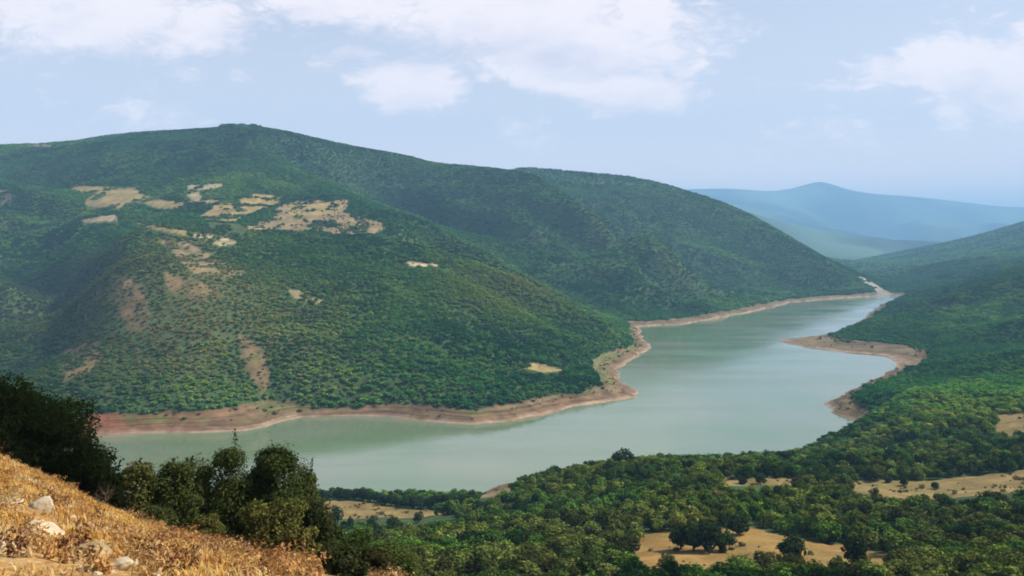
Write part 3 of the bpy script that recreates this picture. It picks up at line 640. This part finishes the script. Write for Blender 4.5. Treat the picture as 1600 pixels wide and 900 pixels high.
# single trees that stand clear of the wood: (column, row of the foot, search range, height m, width m, kind, tint, label, group)
DK = (.020, .036, .012); GR = (.040, .070, .020); OL = (.085, .085, .026)
FIELD_TREES = [
 (1240,880,170,260,6.6,7.4,'oak_tree',DK,'dark round oak standing alone in the golden clearing',None),
 (1335,888,165,260,8.2,6.2,'oak_tree',DK,'tall dark oak at the right edge of the golden clearing',None),
 (1064,858,190,250,6.0,6.5,'oak_tree',DK,'dark oak at the left end of the clump in the golden clearing','oak clump in the golden clearing'),
 (1084,860,190,250,6.8,7.0,'oak_tree',DK,'second oak from the left in the clump in the golden clearing','oak clump in the golden clearing'),
 (1106,862,190,250,7.2,7.4,'oak_tree',DK,'tallest oak in the middle of the clump in the golden clearing','oak clump in the golden clearing'),
 (1128,862,190,250,6.2,6.6,'oak_tree',GR,'greener oak at the right end of the clump in the golden clearing','oak clump in the golden clearing'),
 (1154,836,210,270,5.6,7.6,'oak_tree',DK,'flat-topped dark oak at the back edge of the golden clearing',None),
 (1042,892,165,230,3.4,5.4,'oak_tree',OL,'low bushy olive-green oak in front of the red soil of the clearing',None),
 (1196,892,165,230,4.4,5.6,'oak_tree',OL,'bushy olive-green oak at the front edge of the golden clearing',None),
 (1461,764,300,400,3.4,3.8,'oak_tree',DK,'small round oak alone in the long hay field',None),
 (1413,758,300,400,3.0,4.0,'oak_tree',DK,'small oak near the upper edge of the long hay field',None),
 (1388,754,300,410,2.6,3.6,'oak_tree',DK,'smallest oak at the upper edge of the long hay field',None),
 (1464,782,280,380,3.2,3.2,'oak_tree',OL,'brownish round bush-like oak on the lower edge of the long hay field',None),
 (1365,776,280,380,3.4,4.4,'oak_tree',OL,'brownish oak at the lower left corner of the long hay field',None),
 (1229,722,340,430,8.4,9.6,'oak_tree',DK,'large dark round oak standing out against the water',None),
 (972,722,340,430,8.0,11.5,'oak_tree',DK,'wide dark oak dome on the forest skyline against the water',None),
 (866,738,360,450,6.4,7.6,'oak_tree',DK,'dark oak bulging from the skyline above the rocky bank',None),
 (1076,724,340,430,5.6,5.6,'oak_tree',DK,'small dark oak poking above the level forest skyline',None),
 (1160,757,320,380,3.4,4.0,'oak_tree',DK,'dark oak in the middle of the narrow hay strip',None),
 (1188,757,320,380,4.6,4.6,'oak_tree',GR,'green oak dividing the narrow hay strip',None),
 (527,818,360,440,7.6,7.0,'oak_tree',DK,'dark oak with a bare pale trunk at the left end of the hay field',None),
 (548,824,350,430,4.2,4.0,'oak_tree',DK,'dark oak at the lower left corner of the hay field by the water',None),
 (582,824,350,430,4.6,5.0,'oak_tree',GR,'green oak on the lower edge of the hay field by the water',None),
 (614,822,350,430,3.8,6.2,'oak_tree',DK,'wide low dark oak on the lower edge of the hay field by the water',None),
 (653,824,350,430,4.8,4.2,'oak_tree',OL,'olive oak at the lower right corner of the hay field by the water',None),
]
for i, q in enumerate([512,530,541,556,568,578,590,601,612,624,634,646,658,670,680,690,700,712,724,736]):   # hedge row between hay field and water
    FIELD_TREES.append((q, np.interp(q, [505,560,640,705,740], [783,781,796,795,796]) - 1, 400, 480, [5.2,6.2,4.8,5.4,6.6,5.0,5.6,4.6,5.4,4.8,5.4,6.4,5.0,5.8,5.0,7.0,7.4,5.8,6.8,5.4][i],
        [6,6.6,6,6,6.8,6,6,5.6,6,6,6,6,6,6,6.4,8,8.4,6,6.6,6][i], 'oak_tree', DK if i % 3 else (.028, .052, .018), 'dark oak in the row between the hay field and the water', 'oak row along the water edge of the hay field'))
rt = random.Random(5); taken = []
for i, (px, py, d0, d1, h, w, nm, col, lab, grp) in enumerate(FIELD_TREES):
    x, y, z = ground_at(px, py, d0, d1)
    plant(px, h, w, NEAR_CROWN[i * 3 % 5 if h > 3.6 else 5 + i % 3], NEAR_TRUNK[i % 4], x, y, z - .05, rt.uniform(0, 6.28), nm, lab, 'tree', grp, col)
    taken.append((x, y, w * .5))
tk = np.array(taken)
dmin = np.min(np.hypot(tx[:, None] - tk[:, 0], ty[:, None] - tk[:, 1]) - tk[:, 2], axis=1)
free = dmin > 1.2
score = np.where(free, score, -1)
n_ind = 300 - len(FIELD_TREES)
order = np.argsort(-score)[:n_ind]
order = order[score[order] > 0]
for i in order:
    shade = 'olive-green' if tint[i][0] > .085 else ('dark green' if tint[i][1] < .06 else 'mid-green')
    if ty[i] < 130: where = 'in the lowest front row along the bottom of the wooded slope'
    elif tpx[i] < 980: where = 'crowded in the wood to the left of the golden clearing'
    elif tpx[i] > 1400: where = 'crowded in the wood to the right of the golden clearing'
    elif tpy[i] > 885: where = 'in the thicket in front of the golden clearing'
    else: where = 'crowded in the wood behind the golden clearing'
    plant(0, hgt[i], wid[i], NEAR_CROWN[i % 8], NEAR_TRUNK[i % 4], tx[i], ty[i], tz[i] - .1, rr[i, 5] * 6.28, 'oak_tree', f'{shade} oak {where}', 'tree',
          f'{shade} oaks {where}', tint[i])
rest = free.copy(); rest[order] = False
def weeds():
    out = []
    for (y0, y1, sp) in ((160, 520, 2.6), (520, 1500, 6.5)):
        xm = .66 * y1; gx, gy = np.meshgrid(np.arange(-xm, xm, sp), np.arange(y0, y1, sp))
        gx = gx.ravel() + rngS.uniform(-.5, .5, gx.size) * sp; gy = gy.ravel() + rngS.uniform(-.5, .5, gy.size) * sp
        k = (np.abs(gx) < .66 * gy); gx, gy = gx[k], gy[k]; u = gx / gy; v = np.log(gy); z = bil(Z, u, v); d = bil(D, u, v)
        p = np.where(d < 40, sstep(2.0, 6.0, z) * .45, .05 + .5 * sstep(.56, .68, fbm(gx / 13, gy / 13, 3, 231)))
        k = (bil(bare, u, v) > .3) & (z > .8) & (rngS.random(len(gx)) < p); out.append(np.stack([gx, gy, z, np.where(gy < 520, .75, 1.5)][:4], 1)[k])
    return np.concatenate(out)
wd = weeds(); nw_ = len(wd); wr = rngS.random((nw_, 6))
tx = np.concatenate([tx, wd[:, 0]]); ty = np.concatenate([ty, wd[:, 1]]); tz = np.concatenate([tz, wd[:, 2] + .1])
wh = wd[:, 3] * (.5 + 1.3 * wr[:, 0] ** 2); hgt = np.concatenate([hgt, wh]); wid = np.concatenate([wid, wh * (1.4 + wr[:, 1])])
wc = np.array([.075, .085, .028]) * (1 - wr[:, 2:3]) + np.array([.20, .155, .06]) * wr[:, 2:3]; tint = np.concatenate([tint, wc]); rr = np.concatenate([rr, wr])
rest = np.concatenate([rest, np.ones(nw_, bool)])
ri = np.nonzero(rest)[0]

def build_forest():
    """every other tree of the valley: one point each, carrying one of the crowns kept at the head of this mesh"""
    Vs = []; Fs = []; var = []; pid = []; off = 0
    NP = 0
    for i in range(5):                                   # crowns for trees within half a kilometre
        v, f, q = crown_mesh(300 + i, 700, .062, 'tree' if i < 3 else 'shrub'); Vs.append(v); Fs.append(f + off); var.append(q); pid.append(np.full(len(v), NP)); off += len(v); NP += 1
    for i in range(6):                                   # coarser crowns for the far slopes
        v, f, q = crown_mesh(320 + i, 110, .14, 'tree' if i < 3 else 'shrub', fill=.2, rough=.25, sd=.14); Vs.append(v); Fs.append(f + off); var.append(q); pid.append(np.full(len(v), NP)); off += len(v); NP += 1
    npv = off
    P = np.stack([tx[ri], ty[ri], tz[ri] - .15], 1); npt = len(P)
    Vs.append(P); pid.append(np.full(npt, -1)); var.append(np.zeros(npt))
    me = np_mesh('forest', np.concatenate(Vs), np.concatenate(Fs), mat=M_FOREST)
    attr(me, 'leafvar', 'FLOAT', 'POINT', np.concatenate(var).astype(np.float32))
    attr(me, 'proto', 'INT', 'POINT', np.concatenate(pid).astype(np.int32))
    tot = npv + npt
    def pad(a, w):
        out = np.zeros((tot, w) if w > 1 else tot, np.float32); out[npv:] = a; return out
    pick = np.where(ty[ri] < 560, (rr[ri, 5] * 4.999).astype(int), 5 + (rr[ri, 5] * 5.999).astype(int))
    pk = np.zeros(tot, np.int32); pk[npv:] = pick; attr(me, 'pick', 'INT', 'POINT', pk)
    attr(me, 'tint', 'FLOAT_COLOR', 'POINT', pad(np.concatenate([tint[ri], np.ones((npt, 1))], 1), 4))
    attr(me, 'scl', 'FLOAT_VECTOR', 'POINT', pad(np.stack([wid[ri], wid[ri], hgt[ri]], 1), 3))
    attr(me, 'rot', 'FLOAT_VECTOR', 'POINT', pad(np.stack([np.zeros(npt), np.zeros(npt), rr[ri, 1] * 6.28 + rr[ri, 3] * 40], 1), 3))
    o = tag(link('forest', me), 'dense green scrub oak forest covering the valley slopes', 'forest', None, 'stuff')
    g = bpy.data.node_groups.new('forest_growth', 'GeometryNodeTree')
    g.interface.new_socket('Geometry', in_out='INPUT', socket_type='NodeSocketGeometry'); g.interface.new_socket('Geometry', in_out='OUTPUT', socket_type='NodeSocketGeometry')
    N = g.nodes; Lk = g.links
    gi = N.new('NodeGroupInput'); go = N.new('NodeGroupOutput')
    def named(nm, typ):
        a = N.new('GeometryNodeInputNamedAttribute'); a.data_type = typ; a.inputs['Name'].default_value = nm
        return [s for s in a.outputs if s.enabled and s.name == 'Attribute'][0]
    pr = named('proto', 'INT'); g2i = N.new('GeometryNodeGeometryToInstance')
    def isk(k):
        c = N.new('FunctionNodeCompare'); c.data_type = 'INT'; c.operation = 'EQUAL'
        ins = [s for s in c.inputs if s.enabled]; Lk.new(pr, ins[0]); ins[1].default_value = k; return c.outputs[0]
    joins = []
    for k in range(NP):
        sp = N.new('GeometryNodeSeparateGeometry'); sp.domain = 'POINT'; Lk.new(gi.outputs[0], sp.inputs[0]); Lk.new(isk(k), sp.inputs[1]); joins.append(sp.outputs[0])
    for s in reversed(joins): Lk.new(s, g2i.inputs[0])
    sp = N.new('GeometryNodeSeparateGeometry'); sp.domain = 'POINT'; Lk.new(gi.outputs[0], sp.inputs[0]); Lk.new(isk(-1), sp.inputs[1])
    iop = N.new('GeometryNodeInstanceOnPoints'); Lk.new(sp.outputs[0], iop.inputs['Points']); Lk.new(g2i.outputs[0], iop.inputs['Instance'])
    iop.inputs['Pick Instance'].default_value = True
    Lk.new(named('pick', 'INT'), iop.inputs['Instance Index']); Lk.new(named('scl', 'FLOAT_VECTOR'), iop.inputs['Scale'])
    Lk.new(named('rot', 'FLOAT_VECTOR'), iop.inputs['Rotation'])
    Lk.new(iop.outputs[0], go.inputs[0])
    md = o.modifiers.new('growth', 'NODES'); md.node_group = g
    print('forest trees', npt, 'single trees', len(order) + len(FIELD_TREES))
build_forest()

# ------------------------------------------------------------------ foreground: evergreen bushes on the brow
BUSH = [  # column of centre, row of top, row of foot, width px, distance, tint, label
 (22,588,790,262,35,(0.0085,0.0121,0.0040),'huge black-green evergreen oak at the brow of the hay slope','evergreen_oak',0),
 (140,690,800,92,33,(0.0090,0.0121,0.0040),'lower black-green bush joined to the right side of the huge dark oak','evergreen_shrub',0),
 (210,722,822,72,36,(0.0875,0.0886,0.0252),'thin yellowish twiggy bush right beside the huge dark oak','evergreen_shrub',1),
 (268,722,838,92,37,(0.0525,0.0655,0.0182),'broad dark bush with an uneven flat top behind the dry grass','evergreen_shrub',1),
 (306,716,840,60,40,(0.0595,0.0693,0.0182),'narrow bush with thin upright shoots beside the spire-topped bush','evergreen_shrub',1),
 (352,698,860,100,39,(0.0455,0.0578,0.0154),'tallest bush of the thicket with a spire of shoots on top','evergreen_shrub',1),
 (430,704,868,104,40,(0.0368,0.0501,0.0140),'dark round-topped bush next to the spire-topped bush','evergreen_shrub',0),
 (474,726,874,70,42,(0.0525,0.0616,0.0168),'dark bush with one thin shoot at the right shoulder of the thicket','evergreen_shrub',1),
 (428,782,880,92,33,(0.1050,0.1059,0.0280),'olive-brown leafy bush in front of the dark thicket','evergreen_shrub',2),
 (494,784,900,84,40,(0.0350,0.0424,0.0140),'blackish bush at the right end of the thicket below the hay field','evergreen_shrub',0),
 (470,822,890,60,31,(0.1225,0.1117,0.0308),'small ochre-olive bush at the edge of the dry grass','evergreen_shrub',2),
 (318,806,862,50,30,(0.0875,0.0847,0.0252),'small drab bush at the foot of the spire-topped bush','evergreen_shrub',2),
 (560,838,940,90,44,(0.0420,0.0655,0.0168),'dark green bush right of the ferns at the bottom of the slope','evergreen_shrub',0),
 (622,846,935,90,52,(0.0700,0.0924,0.0224),'mid-green bush farthest right along the bottom of the slope','evergreen_shrub',0),
 (532,852,940,76,27,(.034,.040,.015),'dark bush closing off the right end of the dry grass','evergreen_shrub',1),
 (588,862,945,60,30,(.040,.036,.014),'low dull bush at the bottom edge right of the dry grass','evergreen_shrub',2),
 (235,795,840,70,31,(0.0525,0.0616,0.0196),'low dark bush in the hollow below the huge dark oak','evergreen_shrub',2),
]
def bush(i, px, top, foot, wpx, dist, col, label, kind, style):
    x = (px - 800) / F * dist; z0 = float(height(x, dist)); ztop = H - (top - HZ) / F * dist
    h = ztop - z0; w = wpx / F * dist
    rng = np.random.default_rng(900 + i); lb = []
    base = .02 if style != 0 else .05
    for k in range(26 if kind == 'evergreen_oak' else 16):
        a = rng.uniform(0, 6.28); q = math.sqrt(rng.random()) * .40; zc = rng.uniform(.16, .86)
        q *= math.sqrt(max(.12, 1 - max(0, (zc - .35) / .60) ** 2)); s = rng.uniform(.10, .19)
        lb.append((q * math.cos(a), q * math.sin(a), zc * (1 - .08 * rng.random()), s, s, s * rng.uniform(.65, 1.0) * min(1.5, w / h)))
    lb.append((0, 0, .45, .32, .32, .38))
    if kind == 'evergreen_oak':                       # its crown slopes down to the right as in a wind-pruned oak
        lb = [(a, b, c * (1 - .95 * max(0, a) ) , d, e, f) for a, b, c, d, e, f in lb]
    n = int(np.clip(1700 * w * h, 9000, 52000)); ls = .075 if style == 0 else .062
    P, d = crown_points(rng, n, lb, .30); P[:, 2] = np.clip(P[:, 2], .01, 2)
    # leave ragged gaps where the crown thins out
    gap = fbm((P[:, 0] + P[:, 2] * .3) * 9 + 40, (P[:, 2] - P[:, 1] * .5) * 9 + 40, 2, 300 + i)
    k = (gap > .31) | (np.hypot(P[:, 0], P[:, 1]) < .2); P, d = P[k], d[k]
    if style >= 1:                                     # upright shoots
        sh = []
        for q in range(6):
            a = rng.uniform(0, 6.28); r0 = math.sqrt(rng.random()) * .42; zb = .80 * math.sqrt(max(.08, 1 - (r0 / .5) ** 2)); L = rng.uniform(.04, .13)
            m = 34; t = rng.random(m); sh.append(np.stack([r0 * math.cos(a) + rng.normal(0, .010, m) + .03 * t, r0 * math.sin(a) + rng.normal(0, .010, m), zb + L * t], 1))
        if px == 352:
            m = 150; t = rng.random(m); sh.append(np.stack([.11 + rng.normal(0, .03, m) * (1.25 - t), rng.normal(0, .03, m) * (1.25 - t), 0.62 + .40 * t], 1))
        q = np.concatenate(sh); P = np.concatenate([P, q]); d = np.concatenate([d, rng.normal(0, 1, q.shape)])
    P[:, 2] /= np.percentile(P[:, 2], 99.7); P[:, :2] *= .5 / np.percentile(np.abs(P[:, 0]), 98.5)
    P = P * np.array([w, w, h])
    Vq, Fq = leaf_quads(P, d + np.array([0, 0, .4]), ls, rng, .55)
    var = np.repeat(np.clip(.5 + .3 * rng.normal(0, 1, len(P)), 0, 1), 4)
    me = np_mesh('crown', Vq, Fq, mat=M_TREE); attr(me, 'leafvar', 'FLOAT', 'POINT', var.astype(np.float32))
    root = bpy.data.objects.new(kind, None); COL.objects.link(root); root.location = (x, dist, z0); tag(root, label, 'tree' if kind == 'evergreen_oak' else 'bush', 'evergreen bushes on the brow of the slope')
    c = link('crown', me, root); c['tint'] = col
    tm = trunk_mesh('trunk', 950 + i, r=.04, limbs=7, top=.7, twigs=2); tr = link('trunk', tm, root); tr.scale = (w * .8, w * .8, h)
for i, b in enumerate(BUSH): bush(i, *b)

# a leafless grey shrub where the grass meets the bushes
x, y, z = ground_at(160, 792, 14, 30)
root = bpy.data.objects.new('dead_shrub', None); COL.objects.link(root); root.location = (x, y, z); root.scale = (.75, .75, .65)
tag(root, 'leafless pale twiggy shrub between the dry grass and the huge dark oak', 'shrub')
link('branches', trunk_mesh('branches', 77, r=.014, limbs=16, top=.6, mat=M_TWIG, twigs=7), root)

# ---- rocks in the grass
ROCK_AT = []
def rock(i, px, py, wpx, hpx, label, tilt=0.0, mat=None, lean=0.0, flat=1.0):
    x, y, z = ground_at(px, py, 4, 26); s = y / F; w, h = wpx * s * .88, hpx * s * .88
    rng = np.random.default_rng(500 + i); ROCK_AT.append((x, y, w * .5))
    nu, nv = 40, 22; th = np.linspace(0, 2 * np.pi, nu, endpoint=False); ph = np.linspace(-.5 * np.pi, .5 * np.pi, nv)
    a, b = np.meshgrid(th, ph); Dn = np.stack([np.cos(b) * np.cos(a), np.cos(b) * np.sin(a), np.sin(b)], -1).reshape(-1, 3)
    r = np.full(len(Dn), 1.0)
    for k in range(13):                                   # split faces
        nn = rng.normal(0, 1, 3); nn[2] = abs(nn[2]) * .9; nn /= np.linalg.norm(nn); c = Dn @ nn; lim = rng.uniform(.62, .9)
        r = np.minimum(r, np.where(c > .05, lim / np.maximum(c, .05), 9))
    r = r * (1 + .10 * (fbm(Dn[:, 0] * 3 + 9 + i, Dn[:, 1] * 3 + Dn[:, 2] * 2.3 + 9, 4, 600 + i) - .5))
    P = Dn * r[:, None]; P = P * np.array([w * .56, w * .42 * flat, h * .62]); P[:, 0] += lean * P[:, 2]
    P[:, 2] += P[:, 0] * tilt
    f = np.arange(nu * nv).reshape(nv, nu); q = np.stack([f[:-1], np.roll(f, -1, 1)[:-1], np.roll(f, -1, 1)[1:], f[1:]], -1).reshape(-1, 4)
    o = link('rock', np_mesh('rock', P, q, mat=mat or M_ROCK)); o.location = (x, y, z + h * .16); o.rotation_euler = (0, 0, rng.uniform(-.25, .25))
    tag(o, label, 'rock', 'loose stones in the dry grass' if label.startswith('fist') else 'rocks in the dry grass')
M_ROCKB = mat_plain('lichened_rock', (.34, .25, .13), nscale=6, amt=.4, bump=.6)
ROCKS = [
 (66,797,46,34,'pointed pale rock with a brown face standing up from the grass',0,None,.25),
 (66,838,74,40,'big pale slab lying in the grass at left',-.35,None,0),
 (186,888,52,24,'pale slab tilted up to the right at the bottom of the slope',.35,None,0),
 (145,866,60,28,'rounded tan boulder half hidden under dry grass',0,'b',0),
 (4,858,16,22,'pale rock cut off by the edge of the picture',0,None,0),
 (34,856,14,14,'small pale stone beside the rock at the edge of the picture',0,None,0),
 (333,902,28,14,'whitest stone low in the middle of the dry grass',.1,None,0),
 (248,904,44,14,'flat pale stone left of the whitest stone',0,None,0),
 (18,783,40,9,'long flat stone below the grassy crest at left',0,None,0),
 (102,793,24,8,'thin flat stone right of the pointed rock',0,None,0),
 (152,898,16,10,'small stone just below the tilted slab',0,None,0),
 (190,797,12,8,'small pale stone at the foot of the leafless shrub',0,None,0),
]
rs = random.Random(12)
for k in range(44):
    px = rs.uniform(4, 440); lo = np.interp(px, [0, 100, 200, 300, 440], [770, 800, 838, 862, 885]); py = rs.uniform(lo, 905); q = rs.uniform(.5, 1.0) * (1 if rs.random() < .75 else 2)
    ROCKS.append((px, py, 13 * q, 8 * q * rs.uniform(.7, 1.3), 'fist-sized pale stone among loose stones in the dry grass', rs.uniform(-.2, .2), None, 0))
for i, (px, py, w, h, lab, tl, mk, ln) in enumerate(ROCKS): rock(i, px, py, w, h, lab, tl, M_ROCKB if mk else None, ln)

# ---- dry grass and dry ferns of the slope
GRASS_EDGE = [(-400, 640), (-60, 700), (0, 712), (60, 736), (110, 764), (150, 790), (200, 806), (260, 820), (330, 830), (430, 852), (462, 862), (484, 880), (500, 960), (500, 1500), (-400, 1500)]
def near_points(n, y0, y1, u0, u1, rng):
    y = np.sqrt(rng.uniform(y0 * y0, y1 * y1, n)); u = rng.uniform(u0, u1, n); x = u * y; z = bil(Z, u, np.log(y))
    return x, y, z, 800 + F * u, HZ - F * (z - H) / y
def build_grass():
    rng = np.random.default_rng(31)
    x, y, z, px, py = near_points(15000, 3.5, 27, -.85, .0, rng)
    k = in_poly(px, py, GRASS_EDGE) & (fbm(x / .8, y / .8, 3, 401) + rng.random(len(x)) * .34 > .57)
    for (qx, qy, qr) in ROCK_AT: k &= ~((np.abs(x - qx - (y - qy) * qx / qy) < qr * 1.05) & (y < qy + qr) & (y > qy - qr - 1.6))
    x, y, z = x[k], y[k], z[k]
    nb = 30; n = len(x) * nb
    cx = np.repeat(x, nb) + rng.normal(0, .13, n); cy = np.repeat(y, nb) + rng.normal(0, .13, n)
    cz = bil(Z, cx / cy, np.log(cy)) - .01
    hh = np.repeat(rng.uniform(.035, .14, len(x)), nb) * rng.uniform(.5, 1.15, n)
    a = rng.uniform(0, 6.28, n); lean = rng.uniform(.15, .9, n) * hh; wd = rng.uniform(.003, .007, n) * (1 + cy / 20)
    dx, dy = np.cos(a), np.sin(a); sx, sy = -dy * wd, dx * wd
    B = np.stack([cx, cy, cz], 1); side = np.stack([sx, sy, np.zeros(n)], 1)
    M = B + np.stack([dx * lean * .35, dy * lean * .35, hh * .62], 1); Tp = B + np.stack([dx * lean, dy * lean, hh * (1 - .25 * lean / hh)], 1)
    V = np.stack([B - side, B + side, M + side * .8, M - side * .8, Tp], 1).reshape(-1, 3); o = np.arange(n)[:, None] * 5
    q = np.concatenate([o, o + 1, o + 2, o + 3], 1); t = np.concatenate([o + 3, o + 2, o + 4], 1)
    m = bpy.data.materials.new('dry_grass'); m.use_nodes = True; tt_ = NT(m.node_tree); tt_.t.nodes.clear()
    out = tt_.n('ShaderNodeOutputMaterial'); at = tt_.n('ShaderNodeAttribute', attribute_name='straw'); d = tt_.n('ShaderNodeBsdfDiffuse'); tr = tt_.n('ShaderNodeBsdfTranslucent'); mx = tt_.n('ShaderNodeMixShader')
    mx.inputs[0].default_value = .3
    for s in (d, tr): tt_.l(at.outputs['Color'], s.inputs[0])
    tt_.l(d.outputs[0], mx.inputs[1]); tt_.l(tr.outputs[0], mx.inputs[2]); tt_.l(mx.outputs[0], out.inputs[0])
    me = np_mesh('dry_grass', V, [q, t], mat=m)
    pal = np.array([(.60, .37, .10), (.66, .47, .18), (.54, .30, .085), (.36, .18, .07), (.66, .52, .26)])
    reg = np.clip((fbm(x / 1.1, y / 1.1, 3, 402) * 2.0 - .5) * 4.6 + rng.normal(0, .9, len(x)), 0, 4.99).astype(int)
    c = np.repeat(pal[reg], nb, 0) * rng.uniform(.7, 1.2, (n, 1)); c = np.repeat(np.concatenate([c, np.ones((n, 1))], 1), 5, 0)
    attr(me, 'straw', 'FLOAT_COLOR', 'POINT', c.astype(np.float32))
    tag(link('dry_grass', me), 'golden dry grass covering the near slope', 'grass', None, 'stuff')
def build_ferns():
    rng = np.random.default_rng(37)
    x, y, z, px, py = near_points(5200, 6, 27, -.62, -.06, rng)
    zone = sstep(120, 420, px) * .45 + .22
    k = (in_poly(px, py, GRASS_EDGE) & (rng.random(len(x)) < zone) & (fbm(x / 1.1, y / 1.1, 3, 411) > .46)) | (in_poly(px, py, [(580, 872), (622, 868), (630, 960), (575, 960)]) & (rng.random(len(x)) < .5))
    x, y, z = x[k], y[k], z[k]; m = 90; n = len(x) * m
    hh = np.repeat(rng.uniform(.08, .30, len(x)), m); t = rng.random(n); a = rng.uniform(0, 6.28, n); r = hh * .55 * rng.random(n) ** .5 * (.4 + .8 * t)
    P = np.stack([np.repeat(x, m) + r * np.cos(a), np.repeat(y, m) + r * np.sin(a), np.repeat(z, m) + hh * t], 1)
    Vq, Fq = leaf_quads(P, np.stack([np.cos(a), np.sin(a), np.full(n, .8)], 1), .020, rng, .45)
    pal = np.array([(.36, .175, .065), (.46, .265, .095), (.15, .065, .04), (.48, .27, .10), (.52, .36, .17)])
    c = np.repeat(pal[rng.integers(0, 5, len(x))], m, 0) * rng.uniform(.6, 1.3, (n, 1)); c = np.repeat(np.concatenate([c, np.ones((n, 1))], 1), 4, 0)
    me = np_mesh('dry_ferns', Vq, Fq, mat=bpy.data.materials['dry_grass']); attr(me, 'straw', 'FLOAT_COLOR', 'POINT', c.astype(np.float32))
    tag(link('dry_ferns', me), 'reddish-brown withered ferns and weeds among the dry grass', 'ferns', None, 'stuff')
build_grass(); build_ferns()

# ------------------------------------------------------------------ the air
def build_haze():
    x0, x1, y0, y1, z0, z1 = -49600, 49600, -120, 26100, -16, 400
    z1 = max(z1, float(Z.max()) + 20)
    V = np.array([(x, y, z) for z in (z0, z1) for y in (y0, y1) for x in (x0, x1)], float)
    Q = np.array([(0, 2, 3, 1), (4, 5, 7, 6), (0, 1, 5, 4), (2, 6, 7, 3), (0, 4, 6, 2), (1, 3, 7, 5)])
    m = bpy.data.materials.new('haze'); m.use_nodes = True; t = NT(m.node_tree); t.t.nodes.clear()
    out = t.n('ShaderNodeOutputMaterial'); v = t.n('ShaderNodeVolumePrincipled'); t.l(v.outputs[0], out.inputs['Volume'])
    v.inputs['Color'].default_value = (.36, .66, 1.0, 1); v.inputs['Density'].default_value = .000100; v.inputs['Anisotropy'].default_value = .0
    tag(link('haze', np_mesh('haze', V, Q, mat=m)), 'pale blue summer haze filling the valley', 'haze', None, 'stuff')
build_haze()
print('terrain top', Z.max())
